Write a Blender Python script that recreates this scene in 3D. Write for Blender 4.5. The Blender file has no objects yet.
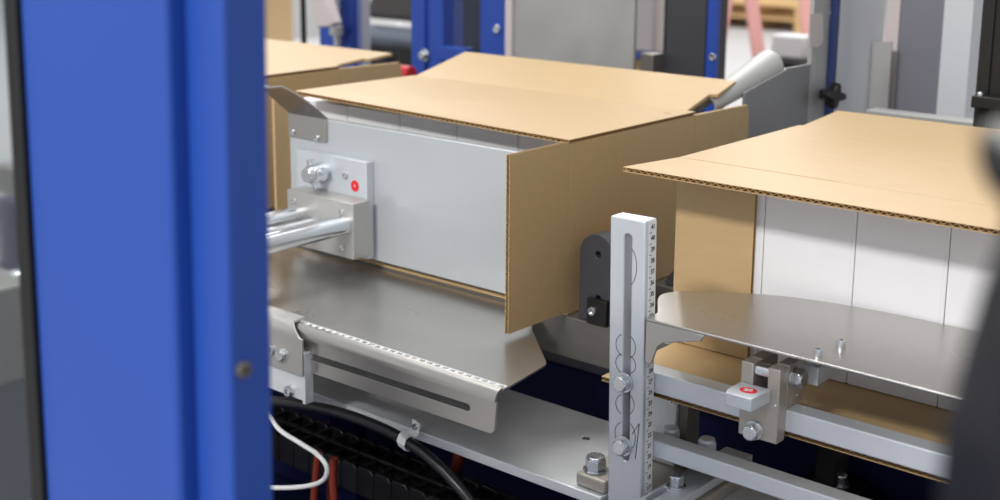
import bpy, bmesh, math, random
from mathutils import Vector as V, Matrix
random.seed(7)
SC = bpy.context.scene
COL = SC.collection
# ------------------------------------------------------------------ camera
def cam_axes(yaw, p, r):
    f = V((-math.sin(yaw)*math.cos(p), math.cos(yaw)*math.cos(p), -math.sin(p)))
    rt = V((math.cos(yaw), math.sin(yaw), 0)); up = rt.cross(f)
    c, s = math.cos(r), math.sin(r)
    return c*rt+s*up, c*up-s*rt, f
RT, UP, FW = cam_axes(math.radians(40.2), math.radians(11.8), math.radians(.45))
FP = 1300.0; PX, PY = 500.0, 167.0
def ray(x, y): return RT*((x-PX)/FP) - UP*((y-PY)/FP) + FW
CAM = V((0, 0, 1.12)) - 1.13*ray(610.4, 215)
def P(x, y, X=None, Y=None, Z=None):
    r = ray(x, y)
    i, v = (0, X) if X is not None else ((1, Y) if Y is not None else (2, Z))
    return CAM + r*((v-CAM[i])/r[i])
def at(x, y, d): return CAM + ray(x, y)*d
cd = bpy.data.cameras.new('camera'); cam = bpy.data.objects.new('camera', cd); COL.objects.link(cam)
m = Matrix((RT, UP, -FW)).transposed().to_4x4(); m.translation = CAM
cam.matrix_world = m
cd.sensor_width = 36; cd.lens = FP/1000*36; cd.shift_y = -(250-PY)/1000
cd.clip_start = .02; cd.clip_end = 200
cd.dof.use_dof = True; cd.dof.focus_distance = 1.17; cd.dof.aperture_fstop = 6.2
SC.camera = cam
# ------------------------------------------------------------------ materials
def lin(c):
    return tuple(((v/255)/12.92 if v/255 <= .04045 else ((v/255+.055)/1.055)**2.4) for v in c)+(1,)
MAT = {}
def mat(name, rgb, rough=.5, metal=0.0, var=.0, scale=20, stretch=(1, 1, 1), bump=0.0, rvar=0.0, spec=.5, bscale=None, coat=0):
    m = bpy.data.materials.new(name); m.use_nodes = True
    nt = m.node_tree; N = nt.nodes; L = nt.links
    b = N['Principled BSDF']
    b.inputs['Roughness'].default_value = rough; b.inputs['Metallic'].default_value = metal
    b.inputs['Base Color'].default_value = lin(rgb)
    b.inputs['Specular IOR Level'].default_value = spec
    if coat: b.inputs['Coat Weight'].default_value = coat; b.inputs['Coat Roughness'].default_value = .25
    if var or bump or rvar:
        tc = N.new('ShaderNodeTexCoord'); mp = N.new('ShaderNodeMapping'); mp.inputs['Scale'].default_value = stretch
        L.new(tc.outputs['Object'], mp.inputs['Vector'])
        nz = N.new('ShaderNodeTexNoise'); nz.inputs['Scale'].default_value = scale; nz.inputs['Detail'].default_value = 5
        L.new(mp.outputs['Vector'], nz.inputs['Vector'])
        if var:
            mx = N.new('ShaderNodeMix'); mx.data_type = 'RGBA'
            c = lin(rgb)
            mx.inputs['A'].default_value = tuple(max(0, v*(1-var)) for v in c[:3])+(1,)
            mx.inputs['B'].default_value = tuple(min(1, v*(1+var)) for v in c[:3])+(1,)
            L.new(nz.outputs['Fac'], mx.inputs['Factor']); L.new(mx.outputs['Result'], b.inputs['Base Color'])
        if rvar:
            mr = N.new('ShaderNodeMapRange'); mr.inputs['From Min'].default_value = .3; mr.inputs['From Max'].default_value = .7
            mr.inputs['To Min'].default_value = rough-rvar; mr.inputs['To Max'].default_value = rough+rvar
            L.new(nz.outputs['Fac'], mr.inputs['Value']); L.new(mr.outputs['Result'], b.inputs['Roughness'])
        if bump:
            nb = nz
            if bscale:
                nb = N.new('ShaderNodeTexNoise'); nb.inputs['Scale'].default_value = bscale; nb.inputs['Detail'].default_value = 3
                L.new(mp.outputs['Vector'], nb.inputs['Vector'])
            bp = N.new('ShaderNodeBump'); bp.inputs['Strength'].default_value = bump; bp.inputs['Distance'].default_value = .001
            L.new(nb.outputs['Fac'], bp.inputs['Height']); L.new(bp.outputs['Normal'], b.inputs['Normal'])
    MAT[name] = m
    return m
mat('cardboard', (189, 161, 118), .5, 0, .07, 30, (1, 4, 4), .12, spec=.5, bscale=260)
mat('cardboard_core', (176, 140, 94), .85, 0, .1, 60, spec=.2)
mat('white_carton', (232, 232, 235), .55, 0, .015, 12, spec=.35)
mat('stainless', (188, 185, 181), .29, .9, .03, 9, (1, 2, 2), .04, .025, bscale=300)
mat('brushed_panel', (198, 203, 207), .5, .45, .05, 9, (1, 1, 2), .05, .08, bscale=200)
mat('zinc', (208, 213, 219), .42, .38, .08, 40, (1, 1, 1), .05, .08, bscale=160)
mat('bright_zinc', (228, 231, 233), .38, .35, .06, 30, (1, 1, 1), .03, .07)
mat('aluminium', (190, 188, 184), .42, .6, .06, 50, (1, 6, 6), .04, .06)
mat('chrome', (225, 228, 232), .18, 1.0, .04, 40)
mat('bolt_steel', (208, 211, 215), .27, .95, .08, 90, rvar=.06)
mat('raw_steel', (120, 116, 110), .5, .6, .12, 40, (1, 3, 3), .05)
mat('warm_steel', (184, 177, 168), .5, .6, .12, 40, bump=.05)
mat('galvanised', (182, 182, 180), .5, .5, .1, 14, rvar=.08)
mat('post_blue', (34, 76, 168), .42, 0, .04, 10, spec=.5, bump=.02, bscale=200)
mat('frame_blue', (34, 72, 165), .45, 0, .06, 10)
mat('frame_blue_shaded', (34, 50, 98), .45, 0, .06, 10)  # same frame blue, darkened: the narrow post's shade is in the colour
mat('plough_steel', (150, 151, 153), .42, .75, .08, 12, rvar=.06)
mat('navy', (14, 20, 58), .55, 0, .1, 12, spec=.15)  # kept extra dark: shade of the space under the plates is in the colour
mat('charcoal', (62, 62, 68), .5, .1, .1, 120, bump=.08)
mat('black_steel', (34, 32, 32), .5, .3, .1, 60)
mat('black_plastic', (18, 18, 20), .4, 0, .1, 60)
mat('rubber', (14, 14, 15), .6, 0, .1, 50)
mat('hose_black', (26, 26, 30), .35, 0, .1, 80)
mat('cable_white', (232, 232, 230), .45, 0, .02, 20)
mat('red_braid', (126, 40, 22), .8, 0, .6, 500, bump=.6)
mat('sticker_red', (222, 30, 44), .35, 0, .02, 20)
mat('ink', (20, 22, 40), .6, 0, .05, 50)
mat('tape_white', (236, 236, 236), .5, 0, .02, 40)
mat('perforation', (176, 142, 98), .9, 0, .05, 50)
mat('concrete', (168, 166, 166), .55, 0, .08, 1.2, bump=.02)
mat('grey_paint', (212, 215, 220), .5, .15, .03, 8)
mat('dark_grey_panel', (132, 132, 142), .45, .2, .05, 8)
mat('wood', (196, 160, 112), .8, 0, .2, 10, (1, 8, 8), .1)
mat('pink_paint', (236, 176, 172), .5, 0, .03, 8)
mat('red_paint', (196, 30, 40), .4, 0, .04, 10)
mat('film_white', (240, 241, 243), .4, 0, .05, 6, bump=.1)
mat('pale_box', (206, 196, 196), .6, 0, .08, 6)
mat('chair_fabric', (72, 68, 68), .9, 0, .12, 60)
mat('chair_seat', (98, 106, 118), .7, 0, .06, 30)
gm = mat('clear_pane', (225, 232, 236), .08)
gb = gm.node_tree.nodes['Principled BSDF']; gb.inputs['Transmission Weight'].default_value = .96; gb.inputs['IOR'].default_value = 1.1
# ------------------------------------------------------------------ mesh builder
class MB:
    def __init__(s): s.bm = bmesh.new()
    def box(s, a, b):
        x0, x1 = sorted((a[0], b[0])); y0, y1 = sorted((a[1], b[1])); z0, z1 = sorted((a[2], b[2]))
        v = [s.bm.verts.new(p) for p in ((x0,y0,z0),(x1,y0,z0),(x1,y1,z0),(x0,y1,z0),(x0,y0,z1),(x1,y0,z1),(x1,y1,z1),(x0,y1,z1))]
        for f in ((0,3,2,1),(4,5,6,7),(0,1,5,4),(1,2,6,5),(2,3,7,6),(3,0,4,7)): s.bm.faces.new([v[i] for i in f])
        return s
    def prism(s, pts, vec):
        n = len(pts); vec = V(vec)
        a = [s.bm.verts.new(p) for p in pts]; b = [s.bm.verts.new(V(p)+vec) for p in pts]
        s.bm.faces.new(a); s.bm.faces.new(b[::-1])
        for i in range(n): s.bm.faces.new((a[i], b[i], b[(i+1) % n], a[(i+1) % n]))
        return s
    def plate(s, outer, holes, vec):
        """polygon with holes, extruded along vec"""
        bm = bmesh.new(); es = []
        for loop in [outer]+list(holes):
            vs = [bm.verts.new(p) for p in loop]
            es += [bm.edges.new((vs[i], vs[(i+1) % len(vs)])) for i in range(len(vs))]
        bmesh.ops.triangle_fill(bm, use_beauty=True, use_dissolve=False, edges=es)
        r = bmesh.ops.extrude_face_region(bm, geom=list(bm.faces))
        # keep the original faces: duplicate cap
        mv = [g for g in r['geom'] if isinstance(g, bmesh.types.BMVert)]
        bmesh.ops.translate(bm, vec=V(vec), verts=mv)
        bm.verts.index_update()
        t = [s.bm.verts.new(v.co) for v in bm.verts]
        for f in bm.faces:
            try: s.bm.faces.new([t[v.index] for v in f.verts])
            except ValueError: pass
        # extrude_face_region removes the source faces in some versions: rebuild base cap if needed
        bm.free(); return s
    def cyl(s, p0, p1, r, n=24, r1=None, phase=0):
        p0, p1 = V(p0), V(p1); d = (p1-p0).normalized(); r1 = r if r1 is None else r1
        u = d.orthogonal().normalized()
        if abs(d.z) < .9: u = V((0, 0, 1)).cross(d).normalized()
        else: u = V((1, 0, 0))-d*d.x; u.normalize()
        w = d.cross(u)
        A = [2*math.pi*i/n+phase for i in range(n)]
        a = [s.bm.verts.new(p0+(u*math.cos(t)+w*math.sin(t))*r) for t in A]
        b = [s.bm.verts.new(p1+(u*math.cos(t)+w*math.sin(t))*r1) for t in A]
        s.bm.faces.new(a[::-1]); s.bm.faces.new(b)
        for i in range(n): s.bm.faces.new((a[i], a[(i+1) % n], b[(i+1) % n], b[i]))
        return s
    def rings(s, rows, closed=True, cap=True):
        R = [[s.bm.verts.new(p) for p in r] for r in rows]
        n = len(R[0])
        for a, b in zip(R, R[1:]):
            for i in range(n if closed else n-1): s.bm.faces.new((a[i], a[(i+1) % n], b[(i+1) % n], b[i]))
        if cap and closed: s.bm.faces.new(R[0][::-1]); s.bm.faces.new(R[-1])
        return s
    def tube(s, pts, r, n=12, sub=6):
        pts = spline([V(p) for p in pts], sub) if sub else [V(p) for p in pts]
        rows = []; u = None
        for i, p in enumerate(pts):
            d = (pts[min(i+1, len(pts)-1)]-pts[max(i-1, 0)]).normalized()
            u = d.orthogonal().normalized() if u is None else (u-d*u.dot(d)).normalized()
            w = d.cross(u)
            rows.append([p+(u*math.cos(2*math.pi*k/n)+w*math.sin(2*math.pi*k/n))*r for k in range(n)])
        return s.rings(rows)
    def sheet(s, rows, t):
        """open grid of points given a real thickness t along its normals"""
        R = [[V(p) for p in r] for r in rows]; h, w = len(R), len(R[0])
        def nrm(i, j):
            a = R[min(i+1, h-1)][j]-R[max(i-1, 0)][j]; b = R[i][min(j+1, w-1)]-R[i][max(j-1, 0)]
            return a.cross(b).normalized()
        A = [[s.bm.verts.new(R[i][j]) for j in range(w)] for i in range(h)]
        B = [[s.bm.verts.new(R[i][j]+nrm(i, j)*t) for j in range(w)] for i in range(h)]
        for i in range(h-1):
            for j in range(w-1):
                s.bm.faces.new((A[i][j], A[i][j+1], A[i+1][j+1], A[i+1][j])); s.bm.faces.new((B[i][j], B[i+1][j], B[i+1][j+1], B[i][j+1]))
        for i in range(h-1):
            for j in (0, w-1): s.bm.faces.new((A[i][j], A[i+1][j], B[i+1][j], B[i][j]))
        for j in range(w-1):
            for i in (0, h-1): s.bm.faces.new((A[i][j], B[i][j], B[i][j+1], A[i][j+1]))
        return s
    def ball(s, c, r, n=14, squash=1):
        rows = []
        for k in range(1, n//2):
            t = math.pi*k/(n//2)
            rows.append([V(c)+V((r*math.sin(t)*math.cos(2*math.pi*i/n), r*math.sin(t)*math.sin(2*math.pi*i/n), r*squash*math.cos(t))) for i in range(n)])
        return s.rings(rows)
    def text(s, txt, size, o, ux, uy, lift=.00015):
        cu = bpy.data.curves.new('t', 'FONT'); cu.body = txt; cu.size = size; cu.offset = size*.03; cu.align_x = 'CENTER'; cu.align_y = 'CENTER'; cu.resolution_u = 2
        ob = bpy.data.objects.new('t', cu); COL.objects.link(ob)
        me = bpy.data.meshes.new_from_object(ob.evaluated_get(bpy.context.evaluated_depsgraph_get()))
        ux, uy = V(ux).normalized(), V(uy).normalized(); nz = ux.cross(uy)
        vs = [s.bm.verts.new(V(o)+ux*v.co.x+uy*v.co.y+nz*lift) for v in me.vertices]
        for p in me.polygons:
            try: s.bm.faces.new([vs[i] for i in p.vertices])
            except ValueError: pass
        bpy.data.objects.remove(ob); bpy.data.meshes.remove(me); bpy.data.curves.remove(cu)
        return s
    def build(s, name, material, parent=None, bevel=0, angle=35, seg=2, normals=True):
        bm = s.bm
        if normals: bmesh.ops.recalc_face_normals(bm, faces=bm.faces)
        xs = [v.co for v in bm.verts]
        lo = V([min(c[i] for c in xs) for i in range(3)]); hi = V([max(c[i] for c in xs) for i in range(3)])
        c = V(((lo.x+hi.x)/2, (lo.y+hi.y)/2, lo.z))
        bmesh.ops.translate(bm, vec=-c, verts=bm.verts)
        me = bpy.data.meshes.new(name); bm.to_mesh(me); bm.free()
        for p in me.polygons: p.use_smooth = True
        me.set_sharp_from_angle(angle=math.radians(angle))
        me.materials.append(MAT[material])
        o = bpy.data.objects.new(name, me); COL.objects.link(o)
        o['wl'] = tuple(c)
        if parent: o.parent = parent; o.location = c-V(parent['wl'])
        else: o.location = c
        if bevel:
            b = o.modifiers.new('bevel', 'BEVEL'); b.width = bevel; b.segments = seg; b.limit_method = 'ANGLE'; b.angle_limit = math.radians(40)
        return o
def spline(p, sub):
    out = []
    for i in range(len(p)-1):
        a, b, c, d = p[max(i-1, 0)], p[i], p[i+1], p[min(i+2, len(p)-1)]
        for k in range(sub):
            t = k/sub
            out.append(.5*((2*b)+(c-a)*t+(2*a-5*b+4*c-d)*t*t+(3*b-a-3*c+d)*t**3))
    out.append(p[-1]); return out
def tag(o, label, cat, group=None, kind=None):
    o['label'] = label; o['category'] = cat
    if group: o['group'] = group
    if kind: o['kind'] = kind
    return o
def thing(name, loc, label, cat, group=None):
    o = bpy.data.objects.new(name, None); COL.objects.link(o); o.location = V(loc); o['wl'] = tuple(loc)
    o.empty_display_size = .05
    return tag(o, label, cat, group)
def box(name, a, b, mt, parent=None, bevel=.001): return MB().box(a, b).build(name, mt, parent, bevel)
def circ(c, r, ax, n=20, sx=1, sy=1):
    c = V(c); out = []
    for i in range(n):
        t = 2*math.pi*i/n; a, b = r*sx*math.cos(t), r*sy*math.sin(t)
        out.append(c+(V((a, 0, b)) if ax == 'y' else V((a, b, 0)) if ax == 'z' else V((0, a, b))))
    return out
def stadium(c0, c1, r, nrm, n=8):
    c0, c1 = V(c0), V(c1); d = (c1-c0).normalized(); w = V(nrm).cross(d); out = []
    for i in range(n+1):
        t = -math.pi/2+math.pi*i/n; out.append(c1+d*r*math.cos(t)+w*r*math.sin(t))
    for i in range(n+1):
        t = math.pi/2+math.pi*i/n; out.append(c0+d*r*math.cos(t)+w*r*math.sin(t))
    return out
def rrect(x0, x1, z0, z1, r, y, plane='y', n=5, only=None):
    pts = []
    for k, (cx, cz, a0) in enumerate(((x1-r, z1-r, 0), (x0+r, z1-r, 90), (x0+r, z0+r, 180), (x1-r, z0+r, 270))):
        if only is not None and k not in only:
            q = ((x1, z1), (x0, z1), (x0, z0), (x1, z0))[k]; pts.append(q); continue
        for i in range(n+1):
            a = math.radians(a0+90*i/n); pts.append((cx+r*math.cos(a), cz+r*math.sin(a)))
    return [V((a, y, b)) if plane == 'y' else (V((a, b, y)) if plane == 'z' else V((y, a, b))) for a, b in pts]
def hex_bolt(parent, p, d, r=.0075, h=.0065, wr=.0095, mt='bolt_steel', name='hex_bolt', phase=.3):
    p = V(p); d = V(d).normalized()
    m = MB(); q = p+d*.0018
    m.cyl(q, q+d*h*.8, r, 6, phase=phase); m.cyl(q+d*h*.8, q+d*h, r*.93, 18, r*.8)
    o = m.build(name, mt, parent, .0004)
    w = MB().cyl(p, p+d*.0018, wr, 24).build('washer', mt, None, .0003)
    w.parent = o; w.location = V(w['wl'])-V(o['wl'])
    return o
def socket_screw(parent, p, d, r=.004, h=.003, mt='bolt_steel', name='screw'):
    p = V(p); d = V(d).normalized()
    m = MB(); n = 18
    u = V((0, 0, 1)).cross(d) if abs(d.z) < .9 else V((1, 0, 0)); u.normalize(); w = d.cross(u)
    def ring(rr, z, k=n): return [p+d*z+(u*math.cos(2*math.pi*i/k)+w*math.sin(2*math.pi*i/k))*rr for i in range(k)]
    m.rings([ring(r, 0), ring(r, h*.8), ring(r*.88, h), ring(r*.5, h), ring(r*.5, h*.4)])
    return m.build(name, mt, parent)
# ------------------------------------------------------------------ corrugated board
ZB, ZT, YF, YB, TH = .953, 1.1438, .158, .402, .0046
def board(m, core, o, u, v, n, t=TH, pitch=.0072, edge='lo', rec=0):
    """board from corner o, spanned by u and v, thickness t along n; flutes run along v and show at the v ends"""
    o, u, v, n = V(o), V(u), V(v), V(n).normalized(); lt = t*.14
    def slab(d0, d1):
        a = o+n*d0; m.prism([a, a+u, a+u+v, a+v], n*(d1-d0))
    slab(0, lt); slab(t-lt, t)
    L = u.length; uu = u.normalized(); k = max(2, int(L/pitch)*6)
    A0, A1, B0, B1 = [], [], [], []
    for i in range(k+1):
        s = L*i/k; ph = 2*math.pi*s/pitch
        mid = t/2+(t/2-lt*1.3)*math.sin(ph)
        for lst, off, vv in ((A0, -lt*.55, 0), (A1, lt*.55, 0), (B0, -lt*.55, 1), (B1, lt*.55, 1)):
            lst.append(core.bm.verts.new(o+uu*s+n*(mid+off)+v*(vv*.985+.006)))
    for i in range(k):
        core.bm.faces.new((A0[i], A0[i+1], A1[i+1], A1[i])); core.bm.faces.new((B0[i], B1[i], B1[i+1], B0[i+1]))
        core.bm.faces.new((A0[i], B0[i], B0[i+1], A0[i+1])); core.bm.faces.new((A1[i], A1[i+1], B1[i+1], B1[i]))
def flap(name, parent, o, u, v, n, mt='cardboard'):
    m, c = MB(), MB(); board(m, c, o, u, v, n)
    f = m.build(name, mt, parent)
    k = c.build('fluting', 'cardboard_core', None, normals=False, angle=60); k.parent = f; k.location = V(k['wl'])-V(f['wl'])
    return f
def quad_flap(name, parent, FL, FR, BL, BR, pitch=.0075):
    m, k = MB(), MB(); lt = TH*.14; up = V((0, 0, 1))
    for a, b in ((0, lt), (TH-lt, TH)): m.prism([FL+up*a, FR+up*a, BR+up*a, BL+up*a], up*(b-a))
    L = (FR-FL).length; N = int(L/pitch)*6; A0, A1, B0, B1 = [], [], [], []
    for i in range(N+1):
        s = i/N; mid = TH/2+(TH/2-lt*1.3)*math.sin(2*math.pi*s*L/pitch)
        f, b = FL.lerp(FR, s), BL.lerp(BR, s); d = (b-f).normalized()
        for lst, off, p in ((A0, -lt*.55, f+d*.0005), (A1, lt*.55, f+d*.0005), (B0, -lt*.55, b-d*.002), (B1, lt*.55, b-d*.002)):
            lst.append(k.bm.verts.new(p+up*(mid+off)))
    for i in range(N):
        k.bm.faces.new((A0[i], A0[i+1], A1[i+1], A1[i])); k.bm.faces.new((B0[i], B1[i], B1[i+1], B0[i+1]))
        k.bm.faces.new((A0[i], B0[i], B0[i+1], A0[i+1])); k.bm.faces.new((A1[i], A1[i+1], B1[i+1], B1[i]))
    f = m.build(name, 'cardboard', parent)
    q = k.build('fluting', 'cardboard_core', None, normals=False, angle=60); q.parent = f; q.location = V(q['wl'])-V(f['wl'])
    return f
def carton(x0, x1, label, style):
    c = thing('shipping_carton', ((x0+x1)/2, (YF+YB)/2, ZB), label, 'carton', 'open cartons on the conveyor')
    m = MB()
    m.box((x0, YF, ZB), (x1, YB, ZB+TH)); m.box((x0, YF, ZB+TH), (x0+TH, YB, ZT-TH)); m.box((x1-TH, YF, ZB+TH), (x1, YB, ZT-TH))
    m.box((x0+TH, YB-TH, ZB+TH), (x1-TH, YB, ZT-TH))
    m.build('body', 'cardboard', c, .0006)
    if style == 'push':   # the plate has shoved this lid up a little at its left end
        FL, FR, BL, BR = V((-.5935, YF-.001, 1.1470)), V((x1, YF-.001, ZT-TH)), V((-.6250, YB, ZT-TH)), V((x1, YB, ZT-TH))
    else:
        FL, FR, BL, BR = V((x0, YF-.001, ZT-TH)), V((x1, YF-.001, ZT-TH)), V((x0, YB, ZT-TH)), V((x1, YB, ZT-TH))
    quad_flap('top_panel', c, FL, FR, BL, BR)
    if style == 'push': x0 = -.625
    # rear flaps
    rise = {'open': 0.0, 'push': .022, 'far': .006}[style]
    b0 = V((x0, YB, ZT-TH)); dv = V((0, .127, rise))
    mm = MB(); w = x1-x0; nn = V((0, -rise, .127)).normalized()*TH
    mm.prism([b0+V((.004, 0, 0)), b0+V((.004, 0, 0))+dv*.98+V((-.018, 0, 0)), b0+V((w-.02, 0, 0))+dv, b0+V((w-.012, 0, 0))+dv*.55, b0+V((w-.022, 0, 0))+dv*.53, b0+V((w-.012, 0, 0))], nn)
    mm.build('rear_top_flap', 'cardboard', c, .0005)
    zt = ZT-.006
    o = MB(); o.prism([(x1-TH, YB+.001, ZB+.002), (x1-TH, YB+.118, ZB+.012), (x1-TH, YB+.127, ZB+.02), (x1-TH, YB+.127, zt-.01), (x1-TH, YB+.122, zt), (x1-TH, YB+.001, zt+.002)], (TH, 0, 0))
    o.build('rear_side_flap', 'cardboard', c, .0005)
    if style != 'open':
        flap('side_flap', c, (x1, .061, ZB+.004), (0, 0, ZT-ZB-.006), (0, YF-.062, 0), (-1, 0, 0))
    else:
        flap('side_flap', c, (x0+.001, YF-TH, ZB+TH+.001), (.0855, 0, 0), (0, 0, ZT-ZB-2*TH-.002), (0, 1, 0))
        flap('bottom_flap', c, (x0+.006, .028, ZB), (x1-x0-.012, 0, 0), (0, YF-.0285, 0), (0, 0, 1))
    return c
def top_front_flap(c, x0, x1, reach, flare, z):
    m, k = MB(), MB(); n = 80; y1 = YF-.0015; y0 = YF-reach
    lt = TH*.14
    for a, b in ((0, lt), (TH-lt, TH)):
        m.prism([(x0-flare, y0, z+a), (x1, y0, z+a), (x1, y1, z+a), (x0, y1, z+a)], (0, 0, b-a))
    L = x1-x0+flare; N = int(L/.0075)*6; A0, A1, B0, B1 = [], [], [], []
    for i in range(N+1):
        s = i/N; mid = TH/2+(TH/2-lt*1.3)*math.sin(2*math.pi*s*L/.0075)
        for lst, off, y in ((A0, -lt*.55, y0+.0005), (A1, lt*.55, y0+.0005), (B0, -lt*.55, y1-.001), (B1, lt*.55, y1-.001)):
            f = (y-y0)/(y1-y0)
            lst.append(k.bm.verts.new((x0-flare*(1-f)+s*(x1-x0+flare*(1-f)), y, z+mid+off)))
    for i in range(N):
        k.bm.faces.new((A0[i], A0[i+1], A1[i+1], A1[i])); k.bm.faces.new((B0[i], B1[i], B1[i+1], B0[i+1]))
        k.bm.faces.new((A0[i], B0[i], B0[i+1], A0[i+1])); k.bm.faces.new((A1[i], A1[i+1], B1[i+1], B1[i]))
    f = m.build('front_top_flap', 'cardboard', c)
    q = k.build('fluting', 'cardboard_core', None, normals=False, angle=60); q.parent = f; q.location = V(q['wl'])-V(f['wl'])
    return f
c3 = carton(-.031, .447, 'open brown carton nearest the right edge, showing white packs under its top flap', 'open')
top_front_flap(c3, -.031, .447, .0755, .014, ZT-TH)
pm = MB()
for i in range(76):
    x = -.022+i*.0021
    pm.box((x, YF-.0007, ZT), (x+.0011, YF+.0002, ZT+.0002))
pm.build('perforation', 'perforation', c3)
c2 = carton(-.640, -.165, 'brown carton in the middle of the picture with the grey pusher plate in its mouth', 'push')
for (px_, py_, w_) in ((518, 114.5, .008), (667, 113.5, .005)):
    p = P(px_, py_, Z=ZT)
    pts = []
    for i in range(9):
        t = math.pi*i/8; pts.append((p.x+w_*math.cos(t), p.y+w_*.55*math.sin(t), ZT))
    MB().prism(pts, (0, 0, .0003)).build('punched_mark', 'perforation', c2)
c1 = carton(-1.249, -.774, 'brown carton farthest left, partly hidden behind the blue post', 'far')
# white packs inside
def pack(x0, x1, label, group, y0=YF+.001):
    m = MB(); z0, z1 = ZB+TH+.0005, 1.134
    t = thing('white_pack', ((x0+x1)/2, (y0+YB-.01)/2, z0), label, 'box', group)
    m.prism(rrect(x0+.0003, x1-.0003, z0, z1, .0018, y0, n=4), (0, YB-.012-y0, 0))
    m.build('carton_sleeve', 'white_carton', t, .0009, seg=2)
    s = MB(); s.prism([(x0+.0035, y0-.0003, z0+.004), (x1-.0035, y0-.0003, z0+.004), (x1-.0035, y0-.0003, z1-.004), (x0+.0035, y0-.0003, z1-.004)], (0, .0004, 0))
    s.build('end_flap', 'white_carton', t)
order = ['first', 'second', 'third', 'fourth', 'fifth']
edges3 = [-.0255, .0634, .1546, .239, .3245, .4115]
where3 = ['white pack mostly hidden behind the folded brown side flap of the right carton',
          'white pack just right of the folded brown side flap in the right carton',
          'white pack in the middle of the right carton, between two dark seams',
          'white pack at the blurred right end of the row in the right carton',
          'white pack behind the black blurred fixture at the far right']
for i in range(5): pack(edges3[i], edges3[i+1], where3[i], 'white packs in the right carton')
for i in range(5):
    x0 = -.632+i*.0918
    pack(x0, x0+.0915, '%s white pack from the left, shaded above the grey pusher plate' % order[i], 'white packs in the middle carton', .195)
# ------------------------------------------------------------------ gauge bar
GX = .0366
g = thing('gauge_bar', (GX/2, .009, .845), 'upright slotted zinc bar with a numbered white scale on its side', 'bar')
m = MB(); z0, z1 = .845, 1.12
out = [V((0, 0, z0)), V((GX, 0, z0)), V((GX, 0, z1)), V((0, 0, z1))]
m.plate(out, [stadium((.0188, 0, .902), (.0188, 0, 1.1022), .0039, (0, 1, 0))], (0, .018, 0))
m.build('bar', 'zinc', g, .0016, seg=3)
t = MB(); t.box((GX, .0055, .8565), (GX+.0004, .0165, 1.1185)); tape = t.build('scale_tape', 'tape_white', g)
n = MB()
for i in range(26):
    z = 1.1135-i*.01
    n.text(str(41-i), .0058, (GX+.0004, .0112, z), (0, 1, 0), (0, 0, 1))
    n.box((GX+.0004, .0058, z-.0051), (GX+.00055, .0095, z-.0046))
o = n.build('numerals', 'ink', None); o.parent = tape; o.location = V(o['wl'])-V(tape['wl'])
for z in (.9714, .9118): hex_bolt(g, (.0172, 0, z), (0, -1, 0), .0078, .0075, .0092)
def mark(cz, h, sgn=1, x=.0188, w=.0105, a0=-1.1, a1=1.1):
    pts = [(x+sgn*w*math.cos(a0+(a1-a0)*i/10)*.9, -.0001, cz+h*math.sin(a0+(a1-a0)*i/10)) for i in range(11)]
    MB().tube(pts, .0003, 6, 0).build('pen_mark', 'ink', g)
mark(1.078, .018, 1); mark(1.005, .011, -1, w=.0125); mark(1.005, .011, 1, w=.0105); mark(.989, .009, 1, w=.011); mark(.988, .010, -1, w=.0125)
mark(.952, .010, 1, w=.010); mark(.950, .010, -1, w=.012); mark(.922, .014, 1, w=.012); mark(.922, .012, -1, w=.0125)
MB().tube([(.026, -.0001, .925), (.0335, -.0001, .937), (.030, -.0001, .903)], .0004, 6, 0).build('pen_mark', 'ink', g)
g.rotation_euler.y = -.018; g.location.x += .018*.275
# ------------------------------------------------------------------ rails behind the gauge
r = MB().box((.002, .0182, .961), (.66, .0372, .980)).build('guide_rail', 'zinc', None, .0012)
tag(r, 'upper square zinc rail that carries the clamp with the red sticker', 'rail', 'square rails bolted to the gauge bar')
r2 = MB().box((.002, .0182, .9005), (.66, .0372, .9165)).build('guide_rail', 'zinc', None, .0012)
tag(r2, 'lower square zinc rail running out of the bottom of the picture', 'rail', 'square rails bolted to the gauge bar')
# ------------------------------------------------------------------ clamp
c = thing('rail_clamp', (.15, .02, .954), 'steel clamp block on the upper rail with a red round sticker on its handle', 'clamp')
m = MB()
m.prism([(.1325, .004, .954), (.168, .004, .954), (.168, .004, 1.018), (.1572, .004, 1.018), (.1572, .004, .9895), (.1437, .004, .9895), (.1437, .004, 1.018), (.1325, .004, 1.018)], (0, .0138, 0))
m.box((.1325, .0178, .9803), (.1437, .046, 1.018)); m.box((.1572, .0178, .9803), (.168, .046, 1.018)); m.box((.1437, .0178, .9803), (.1572, .046, .9895))
m.build('clamp_block', 'warm_steel', c, .0008)
h = MB(); h.prism([(.136, -.026, .989), (.1595, -.026, .989), (.1610, .0036, .989), (.1330, .0036, .989), (.1330, -.018, .989)], (0, 0, .0112)); h = h.build('handle', 'zinc', c, .0008)
s = MB().prism(circ((.148, -.0105, 1.0002), .0068, 'z', 28, 1.1, .9), (0, 0, .0003)).build('sticker', 'sticker_red', None); s.parent = h; s.location = V(s['wl'])-V(h['wl'])
s['label'] = 'red oval sticker with a white number'
t = MB().text('20', .0072, (.148, -.0105, 1.0005), (1, .35, 0), (-.35, 1, 0)).build('numeral', 'tape_white', None); t.parent = h; t.location = V(t['wl'])-V(h['wl'])
hex_bolt(c, (.1478, .004, .9613), (0, -1, 0), .0072, .0085, .0082)
hex_bolt(c, (.168, .0275, 1.006), (1, 0, 0), .0085, .0085, .0095)
MB().cyl((.1440, .0118, 1.0112), (.1570, .0118, 1.0112), .0060, 20).build('cross_pin', 'chrome', c)
for z in (.9875,): socket_screw(c, (.1655, .004, z), (0, -1, 0), .0014, .0008); socket_screw(c, (.168, .036, z), (1, 0, 0), .0014, .0008)
a = MB().box((.162, .0462, .9955), (.1805, .140, 1.0115)).build('arm', 'zinc', c, .0006)
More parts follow.
